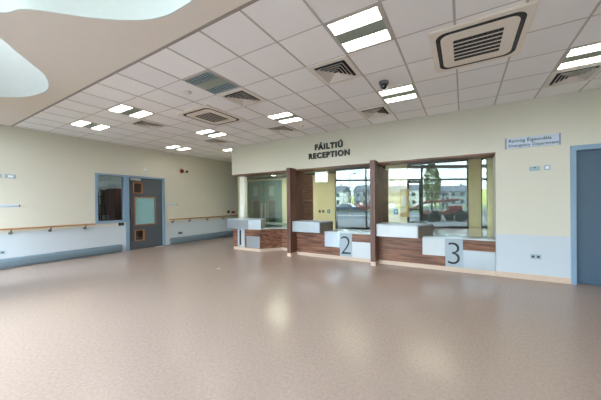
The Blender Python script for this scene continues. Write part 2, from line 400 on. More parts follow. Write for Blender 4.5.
# glazed front: posts, transoms, panes, a tall door; solid cream piers
def facade():
    root = thing('glazed_front', '', '', (A0.x, A0.y, 0), rz=math.atan2(DD.y, DD.x), kind='structure')
    fr_ = MB(); gl_ = MB(); pier = MB()
    L = dict(local=True)
    for s in (.38, 2.05, 5.1, 7.62, 8.32, 9.2, 10.5, 11.9): fr_.box(s-.035, s+.035, -.06, .06, 0, ZT)
    fr_.box(.38, 11.9, -.05, .05, 2.62, 2.70); fr_.box(.38, 4.1, -.05, .05, 0, .09); fr_.box(5.1, 11.9, -.05, .05, 0, .09); fr_.box(.38, 11.9, -.05, .05, ZT-.07, ZT)
    fr_.box(-.74, -.03, -.05, .05, 2.5, 2.57)
    gl_.box(.38, 11.9, -.006, .006, .09, ZT-.07); gl_.box(-.74, 0, -.006, .006, 2.57, ZT)
    pier.box(-.98, -.72, -.12, .12, 0, ZT); pier.box(-.05, .36, -.14, .14, 0, ZT); pier.box(-.74, 0, -.1, .1, 0, 2.5)
    pier.box(7.68, 8.26, -.16, .16, 0, ZT); pier.box(8.72, 9.15, -.16, .3, 0, ZT); pier.box(9.3, 9.9, -.16, .3, 0, ZT)
    fr_.build('mullions', M_mull, root, local=True); gl_.build('pane', M_winglass, root, local=True); pier.build('pier', M_yellow, root, local=True)
    d = MB()
    for a in (4.34, 5.0): d.box(a-.05, a+.05, -.03, .03, 0, 2.6)
    d.box(4.29, 5.05, -.03, .03, 2.48, 2.6); d.box(4.29, 5.05, -.03, .03, 0, .28); d.box(4.29, 5.05, -.03, .03, 1.0, 1.08)
    d.build('door_leaf_frame', M_mull, root, local=True)
facade()
# return between the glazed front and the left wall, with an added window, and an unseen slab that blocks sky light
q = Vector(fs(-.98)); e = Vector((LX, -.6)); dl = (e-q); Ln = dl.length
rg = thing('fill_window', '', '', (q.x, q.y, 0), rz=math.atan2(dl.y, dl.x), kind='structure')  # unseen window, added and sized to light the left wall
wa, wb = Ln*.12, Ln-.12
B(0, wa, -.1, .1, 0, ZT).box(wb, Ln, -.1, .1, 0, ZT).box(wa, wb, -.1, .1, 0, .3).build('solid_return', M_cream, rg, local=True)
fr_ = MB(); fr_.box(wa, wa+.06, -.05, .05, .3, ZT); fr_.box(wb-.06, wb, -.05, .05, .3, ZT); fr_.box(wa, wb, -.05, .05, 2.62, 2.70); fr_.box(wa, wb, -.05, .05, .3, .36)
fr_.build('window_frame', M_mull, rg, local=True); B(wa, wb, -.006, .006, .36, ZT-.05).build('pane', M_winglass, rg, local=True)
MB().prism([fs(-1.2, -2.0), fs(12.5, -2.0), fs(12.5, -.2), fs(-1.2, -.2)], ZT+.0, ZT+.16).build('sky_shield', M_mull, kind='structure')  # unseen slab added to keep high sky light off the near floor

# skirtings and wall guards
MB().box(.55, DX0, W-.012, W, 0, .10).build('baseboard_back', M_skirt, kind='structure')
MB().box(DX1, RXW, W-.012, W, 0, .10).build('baseboard_right', M_skirt, kind='structure')
def guard(y0, y1, label):
    prof = [(0,.005),(.045,.02),(.062,.07),(.062,.16),(.045,.215),(.0,.235)]; vs = []; n = len(prof)
    ys = [(y0,.35),(y0+.02,.85),(y0+.05,1),(y1-.05,1),(y1-.02,.85),(y1,.35)]
    for y, k in ys: vs += [(LX+d*k, y, .12+(z-.12)*(.6+.4*k)) for d, z in prof]
    f_ = [(i*n+j, i*n+(j+1) % n, (i+1)*n+(j+1) % n, (i+1)*n+j) for i in range(len(ys)-1) for j in range(n)]
    f_ += [tuple(range(n)), tuple((len(ys)-1)*n+j for j in range(n))]
    tag(MB().add(vs, f_).build('wall_guard', M_bump, smooth=False), label, 'wall guard', 'grey wall guards')
guard(-.5, 3.83, 'long grey wall guard along the floor beneath the left wall handrail, ending below the window')
guard(5.25, 9.9, 'grey wall guard along the floor to the right of the grey door')

# ------------------------------------------------------------------ left wall: window, door, rails
w1 = thing('window_1', '', '', (LX, 3.55, .92), kind='structure')
f_ = MB(); f_.box(LX-.15, LX+.025, 3.20, 3.26, .895, 2.345); f_.box(LX-.15, LX+.025, 3.89, 3.93, .895, 2.345)
f_.box(LX-.15, LX+.025, 3.26, 3.89, .895, .965); f_.box(LX-.15, LX+.025, 3.26, 3.89, 2.29, 2.345)
f_.build('window_frame', M_frame, w1); B(LX-.06, LX-.052, 3.26, 3.89, .965, 2.29).build('window_pane', M_darkglass, w1)
d1 = thing('door_1', '', '', (LX, 4.5, 0), kind='structure')
f_ = MB(); f_.box(LX-.15, LX+.03, 3.93, 4.02, 0, 2.345); f_.box(LX-.15, LX+.03, 5.01, 5.08, 0, 2.345); f_.box(LX-.15, LX+.03, 4.02, 5.01, 2.29, 2.345)
f_.build('door_frame', M_frame, d1)
V = [(4.17, 4.38, 1.82, 2.12), (4.20, 4.78, .80, 1.66), (4.20, 4.42, .30, .60)]      # vision panels
lf = MB(); ys = sorted({4.02, 5.01, *[v for q in V for v in q[:2]]}); zs = sorted({.012, 2.288, *[v for q in V for v in q[2:]]})
for a, b in zip(ys, ys[1:]):
    for c, d in zip(zs, zs[1:]):
        my, mz = (a+b)/2, (c+d)/2
        if not any(v[0] < my < v[1] and v[2] < mz < v[3] for v in V): lf.box(LX-.06, LX-.015, a, b, c, d)
leaf = lf.build('door_leaf', M_door, d1)
for i, v in enumerate(V):
    b_ = MB(); t_ = .028
    b_.box(LX-.07, LX-.004, v[0]-t_, v[0], v[2]-t_, v[3]+t_); b_.box(LX-.07, LX-.004, v[1], v[1]+t_, v[2]-t_, v[3]+t_)
    b_.box(LX-.07, LX-.004, v[0], v[1], v[2]-t_, v[2]); b_.box(LX-.07, LX-.004, v[0], v[1], v[3], v[3]+t_)
    b_.build('glazing_bead', M_bead, leaf)
    B(LX-.045, LX-.038, v[0], v[1], v[2], v[3]).build('vision_panel', [mat('dark_brown_panel', (52, 42, 40), .4), M_tealglass, M_darkglass][i], leaf)
B(LX-.015, LX+.035, 4.06, 4.34, 2.20, 2.27).build('door_closer', mat('closer_silver', (170, 176, 180), .35, metal=.6), leaf, bevel=.005)
B(LX-.015, LX-.008, 4.02, 4.06, .95, 1.3).build('finger_plate', M_dark, leaf)

# side room seen through the window and the vision panel
sr = MB(); sr.box(-12.2, -12.1, 2.0, 6.6, 0, 2.9); sr.box(-12.1, LX-.15, 1.9, 2.0, 0, 2.9); sr.box(-12.1, LX-.15, 6.6, 6.7, 0, 2.9)
sr.build('wall_side_room', mat('side_room_wall', (196, 206, 204), .8), kind='structure')
MB().box(-12.2, LX-.15, 1.9, 6.7, 2.9, 2.96).build('ceiling_side_room', M_white, kind='structure')
MB().box(-12.2, LX-.2, 1.9, 6.7, -.1, -.001).build('floor_side_room', mat('side_floor', (120, 110, 104), .5), kind='structure')
MB().box(-12.1, -12.07, 5.9, 6.6, .6, 2.2).build('trim_4', M_tealglass, kind='structure')
o = thing('side_room_fill', 'added fill light in the side room behind the left wall window', 'ceiling light', (-10.3, 4.2, 2.89))  # unseen lamp added to brighten the side room
B(-10.6, -10.0, 3.9, 4.5, 2.87, 2.9).build('housing', M_plate2, o); B(-10.57, -10.03, 3.93, 4.47, 2.862, 2.87).build('diffuser', mat('side_fill', (250, 250, 245), .5, emit=((245, 250, 255), 14)), o)
cb = thing('tall_cupboard', 'tall dark brown cupboard in the side room behind the left window', 'cupboard', (-10.6, 4.65, 0))
cm = wood_mat('dark_cupboard', (66, 38, 36), (94, 60, 54), 'Z')
B(-11.25, -10.6, 4.22, 5.07, 0, 2.0).build('body', cm, cb)
for a in (4.23, 4.65):
    dd_ = B(-10.6, -10.578, a, a+.41, .05, 1.98).build('door', cm, cb)
    B(-10.578, -10.56, a+(.36 if a < 4.5 else .03), a+(.38 if a < 4.5 else .05), .95, 1.1).build('handle', M_steel, dd_)
sb = thing('storage_screen', 'grey brown tall panel in the side room, left of the dark cupboard', 'panel', (-11.35, 4.4, 0))
B(-11.4, -11.3, 4.12, 4.7, 0, 1.93).build('panel', mat('taupe_panel', (84, 76, 72), .7), sb); B(-11.42, -11.28, 4.10, 4.72, 1.93, 1.96).build('cap', M_dark, sb)
ld = thing('step_ladder', 'dark step ladder standing in the side room behind the left window', 'ladder', (-9.9, 3.35, 0))
for sx in (-.0, .32):
    MB().tube([(-9.75, 3.53+sx*.6, 0), (-9.98, 3.55+sx*.4, 1.85)], .02, 8).build('rail', M_black, ld)
    MB().tube([(-10.35, 3.53+sx*.6, 0), (-10.0, 3.55+sx*.4, 1.83)], .016, 8).build('rear_leg', M_black, ld)
for i in range(6):
    z = .28+.28*i; x = -9.75-.23*z/1.85
    B(x-.05, x+.03, 3.53, 3.72-.05*z/1.85, z, z+.025).build('step', M_black, ld)

def handrail(y0, y1, ys, label):
    r = thing('handrail', label, 'handrail', (LX, (y0+y1)/2, .88), 'timber handrails on the left wall')
    MB().tube([(LX+.02, y0, .875), (LX+.075, y0+.0, .875)] if False else [(LX+.08, y0, .90), (LX+.08, y1, .90)], .021, 14).build('rail', M_oak, r, smooth=False)
    for y in ys:
        b_ = MB(); b_.lathe((LX, y, .80), (1,0,0), [(0,.035),(.008,.035),(.012,.02),(.012,.0)], 16); b_.tube([(LX+.01,y,.80),(LX+.07,y,.80),(LX+.08,y,.88)], .013, 8)
        b_.build('bracket', mat('bracket_steel', (120, 120, 120), .4, metal=.7), r)
handrail(.2, 3.17, (.95, 1.68, 2.31, 2.97), 'long wooden handrail on metal brackets left of the left wall window')
handrail(5.22, 9.6, (5.34, 5.98, 6.72, 7.5, 8.3, 9.1), 'wooden handrail on metal brackets right of the grey door')

def plate(x, y0, y1, z0, z1, name, label, cat, m1=None, bits=(), group=None):
    """flat plate on the left wall (normal +X)"""
    o = thing(name, label, cat, (x, (y0+y1)/2, z0), group)
    B(x, x+.012, y0, y1, z0, z1).build('plate', m1 or M_plate, o, bevel=.003)
    for (a, b, c, d, mm, nm) in bits: B(x+.012, x+.018, a, b, c, d).build(nm, mm, o)
    return o
plate(LX, 1.30, 1.57, 2.06, 2.15, 'switch_plate', 'long grey switch plate high on the left wall at the frame edge', 'switch', bits=[(1.33, 1.42, 2.085, 2.125, M_plate2, 'rocker'), (1.45, 1.54, 2.085, 2.125, M_plate2, 'rocker')])
plate(LX, 1.615, 1.775, 2.06, 2.15, 'switch_plate', 'small grey switch plate just right of the long plate, high on the left wall', 'switch', bits=[(1.655, 1.735, 2.08, 2.13, M_plate2, 'rocker')])
plate(LX, 1.20, 1.83, 1.405, 1.455, 'door_nameplate', 'pale blue strip sign at eye height on the far left wall', 'sign', M_sign, bits=[(1.815, 1.83, 1.405, 1.455, M_dark, 'end_cap')])
plate(LX, 5.15, 5.52, 1.40, 1.45, 'door_nameplate', 'small pale strip sign on the wall right of the grey door', 'sign', M_sign, bits=[(5.505, 5.52, 1.40, 1.45, M_dark, 'end_cap')])
def socket_bits(y0, y1, z0): 
    r = []
    for k in (0, 1):
        c = y0+(y1-y0)*(.27+.46*k); r += [(c-.016, c+.016, z0+.03, z0+.05, M_dark, 'outlet')]
    return r
plate(LX, 1.45, 1.60, .34, .42, 'wall_socket', 'grey double socket low on the left wall above the long wall guard', 'socket', bits=socket_bits(1.45, 1.60, .34))
plate(LX, 5.55, 5.70, .34, .42, 'wall_socket', 'grey double socket low on the wall right of the grey door', 'socket', mat('dark_grey_plate', (90, 100, 108), .4), bits=socket_bits(5.55, 5.70, .34))
plate(LX, 3.74, 3.88, .80, .89, 'push_button_plate', 'small black push plate under the left wall window', 'push plate', M_black, bits=[(3.79, 3.83, .83, .86, mat('button_grey', (90, 92, 96), .4), 'button')])
plate(LX, 7.72, 7.86, 1.03, 1.14, 'control_box', 'dark square control box at the far end of the left wall', 'control box', mat('dark_teal_box', (50, 66, 70), .5), bits=[(7.76, 7.82, 1.06, 1.11, M_black, 'keypad')])
plate(LX, 7.96, 8.16, 1.02, 1.10, 'break_glass_point', 'red fire call point at the far end of the left wall beside the dark box', 'call point', M_red, bits=[(7.98, 8.06, 1.03, 1.09, M_black, 'glass')])
o = thing('motion_sensor', 'small white sensor on the wall above the grey door', 'sensor', (LX, 4.48, 2.56))
MB().lathe((LX, 4.48, 2.56), (1,0,0), [(0,.045),(.02,.045),(.03,.036),(.03,0)]).build('base', M_plate2, o); MB().lathe((LX+.03, 4.48, 2.55), (1,0,0), [(0,.032),(.02,.028),(.032,.015),(.034,0)]).build('lens', M_plate2, o, smooth=True)
o = thing('fire_sounder', 'round dark red fire sounder high on the left wall right of the door', 'alarm', (LX, 5.70, 2.66))
MB().lathe((LX, 5.70, 2.66), (1,0,0), [(0,.05),(.02,.05),(.02,.065),(.05,.065),(.07,.045),(.07,0)]).build('body', M_red, o); MB().lathe((LX+.07, 5.70, 2.66), (1,0,0), [(0,.03),(.012,.026),(.012,0)]).build('grille', M_dark, o)
o = thing('beacon', 'round black beacon beside the red fire sounder on the left wall', 'alarm', (LX, 5.90, 2.66))
MB().lathe((LX, 5.90, 2.66), (1,0,0), [(0,.04),(.03,.04),(.03,0)]).build('base', M_dark, o); MB().lathe((LX+.03, 5.90, 2.66), (1,0,0), [(0,.038),(.03,.03),(.045,.012),(.047,0)]).build('lens', M_black, o, smooth=True)

# ------------------------------------------------------------------ reception: posts, counters, glass
def post(x0, x1, label):
    t = thing('timber_post', label, 'post', (x0, 5.5, 0), 'timber posts between the counters')
    MB().box(x0, x1, 5.49, W-.002, .09, 2.385).box(x0, x1, W-.002, G+.05, .09, 2.33).build('casing', M_walnut_v, t, bevel=.004)
    B(x0, x1, 5.495, G, 0, .09).build('plinth', M_skirt, t)
post(-4.205, -4.085, 'dark walnut post between the first counter and counter 2')
post(-1.86, -1.745, 'dark walnut post between counter 2 and counter 3')
MB().box(-6.56, .55, W-.006, G+.1, 2.335, 2.365).build('trim_5', M_walnut, kind='structure')

def counter(x0, x1, boxp, ledge_x, label, panels, num, numx):
    """boxp: front-left, front-right, back-right, back-left plan points of the raised metal box"""
    t = thing('reception_counter', label, 'counter', ((x0+x1)/2, W, 0), 'numbered reception counters')
    B(x0, x1, W+.02, G+.0, .09, .66).build('carcass', M_walnut, t)
    B(x0, x1, W, G-.05, 0, .09).build('plinth', M_skirt, t)
    for (a, b, c, d, mm, nm) in panels: B(a+.002, b-.002, W if mm is M_walnut else W-.006, W+.02, c, d).build(nm, mm, t, bevel=.002)
    MB().prism([(ledge_x, W-.03), (x1, W-.03), (x1, G), (ledge_x+.10, G)], .665, .695).build('ledge', M_ledge, t, bevel=.004)
    bx = MB().prism(boxp, .665, .915).build('raised_box', M_glaresteel if num == '3' else M_steel, t, bevel=.004)
    # side cheek (grey) and top board
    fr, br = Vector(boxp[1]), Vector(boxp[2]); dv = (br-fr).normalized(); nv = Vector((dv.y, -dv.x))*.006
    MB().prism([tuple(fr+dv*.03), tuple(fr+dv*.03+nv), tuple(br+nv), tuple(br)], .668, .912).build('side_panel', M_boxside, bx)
    MB().prism(boxp, .917, .945).build('top_board', mat('box_top', (176, 186, 200), .35), bx, bevel=.004)
    np_ = B(numx[0], numx[1], W-.01, W+.02, .095, .672).build('number_panel', M_num, t)
    text_mesh(num, .66, .002, M_black, 'numeral', np_, Matrix.Translation(((numx[0]+numx[1])/2-t.location.x, W-.0125-t.location.y, .15)) @ FACE_S, off=-.011, align='CENTER')
    return t
counter(-4.085, -1.86, [(-4.08, 5.56), (-3.23, 5.56), (-3.12, 6.09), (-4.08, 6.09)], -3.19,
        'walnut counter with silver box and a panel numbered 2, in the middle bay',
        [(-4.085, -3.19, .09, .66, M_walnut, 'wood_panel'), (-3.19, -2.75, .30, .67, M_steel, 'metal_panel'), (-3.19, -2.75, .09, .30, M_walnut, 'wood_panel'),
         (-2.42, -1.862, .47, .66, M_walnut, 'wood_panel'), (-2.42, -1.862, .09, .47, M_glaresteel, 'metal_panel')], '2', (-2.75, -2.42))
counter(-1.745, .545, [(-1.74, 5.56), (-.85, 5.56), (-.60, 6.09), (-1.74, 6.09)], -.78,
        'walnut counter with silver box, glare in its colour, and a panel numbered 3, in the right bay',
        [(-1.745, -.78, .09, .66, M_walnut, 'wood_panel'), (-.78, -.33, .30, .67, M_glaresteel, 'metal_panel'), (-.78, -.33, .09, .30, M_walnut, 'wood_panel'),
         (-.01, .545, .455, .66, M_walnut, 'wood_panel'), (-.01, .545, .09, .455, M_steel, 'metal_panel')], '3', (-.33, -.01))
# first counter, angled, no number visible
t = thing('reception_counter', 'angled walnut counter with long silver box at the left end of the reception', 'counter', (-5.6, 5.7, 0))
plan = [(-6.40, 5.62), (-5.29, 5.62), (-4.88, 6.12), (-4.23, 6.12), (-4.23, 6.2), (-6.38, 6.2)]
MB().prism(plan, .09, .66).build('carcass', M_walnut, t)
MB().prism([(-6.395, 5.625), (-5.292, 5.625), (-4.885, 6.125), (-4.235, 6.125), (-4.235, 6.19), (-6.375, 6.19)], 0, .09).build('plinth', M_skirt, t)
ch = MB(); ch.box(-6.19, -6.12, 5.595, 5.62, .1, .655); ch.box(-6.04, -5.90, 5.595, 5.62, .1, .655); ch.box(-6.12, -6.04, 5.61, 5.62, .1, .655)
ch.build('metal_channel', M_ledge, t); B(-6.11, -6.05, 5.603, 5.61, .16, .62).build('slot', M_dark, t)
B(-5.83, -5.30, 5.605, 5.62, .10, .45).build('metal_panel', M_steel, t, bevel=.002)
MB().prism([(-5.36, 5.60), (-5.27, 5.60), (-4.87, 6.08), (-4.24, 6.08), (-4.24, 6.2), (-5.4, 6.2)], .665, .695).build('ledge', M_ledge, t, bevel=.003)
bx = MB().prism([(-6.50, 5.47), (-5.60, 5.47), (-5.20, 5.56), (-5.45, 6.05), (-6.46, 6.05)], .665, .935).build('raised_box', M_steel, t, bevel=.004)
MB().prism([(-6.50, 5.47), (-5.60, 5.47), (-5.20, 5.56), (-5.45, 6.05), (-6.46, 6.05)], .937, .962).build('top_board', MATS['box_top'], bx, bevel=.003)

def screen(x0, x1, z0, seams, label):
    t = thing('glass_screen', label, 'glass screen', ((x0+x1)/2, G, z0), 'glass screens above the counters')
    xs = [x0]+seams+[x1]
    for a, b in zip(xs, xs[1:]): B(a+.002, b-.002, G-.005, G+.005, z0, 2.335).build('pane', M_counterglass, t)
screen(-6.40, -4.225, .70, [], 'tall glass screen above the angled left counter')
screen(-4.085, -1.86, .70, [-2.62], 'tall glass screen above counter 2, reflecting parked cars and houses')
screen(-1.745, .545, .70, [-.22], 'tall glass screen above counter 3, reflecting the glazed entrance and a tree')
# partitions and worktops inside the office
for x0, x1, lb in ((-4.2, -4.1, 'tall dark walnut partition behind the glass beside the left post'), (-1.84, -1.76, 'tall dark walnut partition behind the glass beside the right post')):
    t = thing('office_partition', lb, 'partition', (x0, 6.4, 0)); 
    for i in range(3): B(x0, x1, 6.16, 6.68, .0+.76*i, .755+.76*i).build('panel', M_walnut_y if i else M_walnut_y, t)
t = thing('office_worktop', 'long pale worktop inside the reception office behind the glass', 'worktop', (-1.8, 6.4, 0))
B(-6.2, -4.21, 6.25, 6.85, .74, .77).build('top', M_ledge, t)
B(-4.09, -1.85, 6.16, 6.72, .60, .63).build('top', M_ledge, t); B(-1.75, .6, 6.16, 6.72, .60, .63).build('top', M_ledge, t)
for x in (-6.1, -4.3, -4.0, -2.0, -1.6, .4): B(x, x+.03, 6.2, 6.7, 0, .60 if x > -4.2 else .74).build('support', M_walnut, t)
# doors on the office's back wall
t = thing('door_3', '', '', (-7.2, 8.0, 0), kind='structure')
B(-8.12, -6.36, 7.95, 8.0, 0, 2.36).build('frame', M_teal, t)
for a, b in ((-8.06, -7.25), (-7.22, -6.42)):
    l_ = B(a, b, 7.92, 7.95, .01, 2.3).build('leaf', M_teal, t)
    for (c, d, z0, z1, mm) in ((.28, .52, 1.75, 2.12, 0), (.26, .60, .6, 1.55, 1)):
        bb = MB(); y0, y1 = 7.905, 7.92
        bb.box(a+c-.03, a+c, y0, y1, z0, z1); bb.box(a+d, a+d+.03, y0, y1, z0, z1); bb.box(a+c-.03, a+d+.03, y0, y1, z1, z1+.03); bb.box(a+c-.03, a+d+.03, y0, y1, z0-.03, z0)
        bb.build('glazing_bead', M_bead, l_); B(a+c, a+d, 7.912, 7.919, z0, z1).build('vision_panel', mat('dark_teal_panel', (44, 74, 78), .3) if mm else M_tealglass, l_)
    B(b-.1 if a < -8 else a+.06, b-.06 if a < -8 else a+.1, 7.87, 7.915, .85, 1.45).build('pull_handle', M_glaresteel, l_)
o = thing('downlight', 'round lit downlight in the office ceiling behind the left glass screen', 'light', (-6.46, 7.62, 2.52))
MB().lathe((-6.46, 7.62, 2.52), (0,0,-1), [(0,.1),(.012,.1),(.012,.08),(0.004,.08)]).build('trim_ring', M_plate2, o); MB().lathe((-6.46, 7.62, 2.516), (0,0,-1), [(0,.078),(.006,.078),(.006,0)]).build('lamp', M_tube, o)
for i_, x_ in enumerate((-5.6, -3.0, -.8)):  # unseen lamps added to brighten the office behind the glass
    zz = 2.51 if i_ == 0 else 2.77
    o = thing('office_fill_light', ['added fill light in the office behind the left counter', 'added fill light in the office behind counter 2', 'added fill light in the office behind counter 3'][i_], 'ceiling light', (x_, 7.0, zz), 'added office fill lights')
    B(x_-.62, x_+.62, 6.85, 7.15, zz-.02, zz+.01).build('housing', M_plate2, o); B(x_-.6, x_+.6, 6.87, 7.13, zz-.028, zz-.02).build('diffuser', mat('office_fill_bright' if i_ == 0 else 'office_fill', (250, 250, 235), .5, emit=((255, 250, 225), 16 if i_ == 0 else 10)), o)
MB().box(-8.1, -4.3, 7.86, 7.94, 2.44, 2.52).build('trim_6', mat('dark_beam', (70, 72, 66), .6), kind='structure')
# small things on the office's back wall seen through the glass
def splate(x0, x1, z0, z1, y, name, label, cat, mm, bits=(), th=.012):
    o = thing(name, label, cat, ((x0+x1)/2, y, z0))
    B(x0, x1, y-th, y, z0, z1).build('plate', mm, o, bevel=.002)
    for (a, b, c, d, m2, nm) in bits: B(a, b, y-th-.005, y-th, c, d).build(nm, m2, o)
    return o

splate(-1.84, -1.56, .95, 1.86, 8.5, 'notice_board', 'tan notice board on the office pier behind counter 3', 'notice board', mat('tan_board', (206, 176, 128), .8), [(-1.80, -1.62, 1.3, 1.62, mat('grey_lilac_paper', (150, 146, 164), .8), 'paper')])
splate(-2.05, -1.91, 1.03, 1.21, 8.5, 'information_plate', 'small blue square plate behind counter 3, left of the tan notice board', 'plate', mat('bright_blue', (50, 130, 190), .5), [(-2.0, -1.96, 1.09, 1.15, M_plate2, 'symbol')])
splate(-4.58, -4.46, 1.04, 1.18, 8.5, 'information_plate', 'small blue square plate on the cream pier behind counter 2', 'plate', MATS['bright_blue'], [(-4.54, -4.50, 1.09, 1.13, M_plate2, 'symbol')])
splate(-4.80, -4.71, 1.06, 1.16, 8.5, 'dark_socket', 'dark square socket beside the blue plate behind counter 2', 'socket', M_dark, [(-4.77, -4.74, 1.09, 1.13, M_black, 'outlet')])
splate(-4.96, -4.87, 1.06, 1.16, 8.5, 'dark_socket', 'dark square socket farthest left of the blue plate behind counter 2', 'socket', M_dark, [(-4.93, -4.90, 1.09, 1.13, M_black, 'outlet')])

# ------------------------------------------------------------------ right part of the reception wall
o = thing('raised_lettering', 'black raised lettering FÁILTIÚ, upper line on the cream bulkhead', 'lettering', (-3.05, W, 2.85), 'black lettering on the bulkhead')
text_mesh('FÁILTIÚ', .20, .012, M_black, 'letters', o, Matrix.Translation((0, -.015, -.02)) @ FACE_S, off=.009, spacing=1.22, align='CENTER')
o = thing('raised_lettering', 'black raised lettering RECEPTION, lower line on the cream bulkhead', 'lettering', (-3.05, W, 2.60), 'black lettering on the bulkhead')
text_mesh('RECEPTION', .195, .012, M_black, 'letters', o, Matrix.Translation((0, -.015, .01)) @ FACE_S, off=.009, spacing=1.22, align='CENTER')
o = thing('direction_sign', 'pale blue wall sign reading Rannóg Éigeandála, Emergency Department, above the switches', 'sign', (1.095, W, 2.4))
B(.72, 1.47, W-.02, W, 2.405, 2.595).build('face', M_sign, o)
for a in (.70, 1.47): B(a, a+.022, W-.026, W, 2.40, 2.60).build('end_cap', mat('sign_endcap', (130, 140, 158), .3, metal=.5), o)
for line_, size_, z_ in (('Rannóg Éigeandála', .080, .115), ('Emergency Department', .071, .03)):
    x_ = -.345
    for word in line_.split():
        wo = text_mesh(word, size_, .001, M_signtxt, 'lettering', o, Matrix.Translation((x_, -.0215, z_)) @ FACE_S, off=.001, spacing=1.04)
        x_ = max(v.co.x for v in wo.data.vertices)+size_*.34
splate(1.06, 1.215, 1.97, 2.05, W, 'switch_plate', 'wide grey switch plate under the direction sign', 'switch', M_plate, [(1.125, 1.15, 2.02, 2.035, M_dark, 'indicator')])
splate(1.265, 1.355, 1.975, 2.06, W, 'switch_plate', 'small square grey switch plate between the wide plate and the blue door', 'switch', M_plate, [(1.285, 1.335, 1.995, 2.04, M_plate2, 'rocker')])
splate(1.07, 1.225, .385, .47, W, 'wall_socket', 'grey double socket low on the pale wall left of the blue door', 'socket', M_plate, [(1.09, 1.125, .41, .445, M_dark, 'outlet'), (1.165, 1.20, .41, .445, M_dark, 'outlet')])
d2 = thing('door_2', '', '', (2.1, W, 0), kind='structure')
f_ = MB(); f_.box(DX0, DX0+.07, W-.025, W+.15, 0, 2.36); f_.box(DX1-.07, DX1, W-.025, W+.15, 0, 2.36); f_.box(DX0+.07, DX1-.07, W-.025, W+.15, 2.28, 2.36)
f_.build('door_frame', M_frame, d2); l_ = B(DX0+.072, DX1-.072, W+.055, W+.10, .01, 2.278).build('door_leaf', M_door2, d2)
MB().tube([(DX1-.13, W+.055, 1.0), (DX1-.13, W, 1.0), (DX1-.25, W, 1.0)], .011, 8).build('handle', M_steel, l_)

# ------------------------------------------------------------------ ceiling fittings
def luminaire(label, lit=True, first=None):
    t = thing('ceiling_luminaire', label, 'ceiling light', (0,0,H), 'recessed square ceiling lights' if lit else None)
    q = dict(local=True)
    fr_ = MB(); fr_.box(-.295, .295, -.295, -.265, -.008, -.001); fr_.box(-.295, .295, .265, .295, -.008, -.001); fr_.box(-.295, -.265, -.265, .265, -.008, -.001); fr_.box(.265, .295, -.265, .265, -.008, -.001)
    fr_.build('frame', M_grid, t, local=True)
    B(-.265, .265, -.085, .085, -.009, -.002).build('centre_panel', M_lampbody, t, local=True)
    for s in (-1, 1):
        B(-.262, .262, s*.175-.085, s*.175+.085, -.005, -.001).build('lamp_strip' , M_tube if lit else M_tubeoff, t, local=True)
        lv = MB()
        for k in range(9): x = -.2620+.524*k/8; lv.box(x-.0022, x+.0022, s*.175-.085, s*.175+.085, -.012, -.005)
        lv.box(-.262, .262, s*.175-.0015, s*.175+.0015, -.012, -.005)
        lv.build('louvre', mat('louvre_white', (232, 234, 230), .4) if lit else mat('louvre_dull', (96, 116, 126), .4, metal=.2), t, local=True)
    return t
def tc_(i, j): return (-1.866+.6*i+.3, 2.287+.6*j+.3, H)
proto = luminaire('lit square ceiling light nearest the camera, above and left of the black dome camera')
proto.location = tc_(1, 0)
for (i, j), lb in {(1,3): 'lit square ceiling light right beside the black dome camera',
                   (5,3): 'lit square ceiling light at the right edge of the photo, by the right air conditioner',
                   (-3,3): 'lit square ceiling light left of the reception lettering, beside a small diffuser',
                   (-7,0): 'lit square ceiling light on the left, between plaster edge and triangular looking diffuser',
                   (-10,0): 'leftmost lit square ceiling light, close to the left wall',
                   (-7,3): 'lit square ceiling light beyond the left air conditioner',
                   (-11,4): 'small looking lit ceiling light close to the left wall above the grey door',
                   (-9,6): 'lit ceiling light half hidden by the left end of the bulkhead'}.items():
    dup(proto, tc_(i, j), None, lb)
un = luminaire('unlit blue grey ceiling light on the left, next to the left air conditioner', False); un.location = tc_(-3, 0)

def diffuser(label):
    t = thing('ceiling_diffuser', label, 'air vent', (0,0,H), 'square ceiling air diffusers')
    fr_ = MB(); a = .295
    def sq(r0, z0, r1, z1, mb_):                             # sloping square ring
        vs = [(-r0,-r0,z0),(r0,-r0,z0),(r0,r0,z0),(-r0,r0,z0),(-r1,-r1,z1),(r1,-r1,z1),(r1,r1,z1),(-r1,r1,z1)]
        mb_.add(vs, [(i, (i+1) % 4, (i+1) % 4+4, i+4) for i in range(4)])
    sq(.297, -.001, .292, -.014, fr_); sq(.292, -.014, .235, -.020, fr_); sq(.235, -.020, .225, -.006, fr_)
    fr_.build('frame', M_vent, t, local=True)
    for k, r in enumerate((.205, .160, .115, .07)):
        lv = MB(); sq(r, -.040, r-.034, -.006, lv); sq(r-.004, -.040, r-.038, -.006, lv); sq(r, -.040, r-.004, -.040, lv)
        lv.build('cone', M_vent, t, local=True)
    B(-.23, .23, -.23, .23, -.006, -.002).build('throat_shade', M_dark, t, local=True)  # dark sheet stands in for the shade deep in the throat
    return t
dp = diffuser('square air diffuser above centre, just left of the nearest lit ceiling light'); dp.location = tc_(0, 1)
for (i, j), lb in {(0,4): 'square air diffuser near the bulkhead, left of the light beside the dome camera', (5,4): 'square air diffuser at the right edge near the cream wall',
                   (-3,1): 'square air diffuser beside the unlit blue grey ceiling light', (-4,4): 'small looking square air diffuser above left of the reception lettering',
                   (-8,4): 'square air diffuser beyond the left air conditioner and its light', (-8,1): 'square air diffuser near the left wall lights, showing as a dark triangle'}.items():
    dup(dp, tc_(i, j), None, lb)

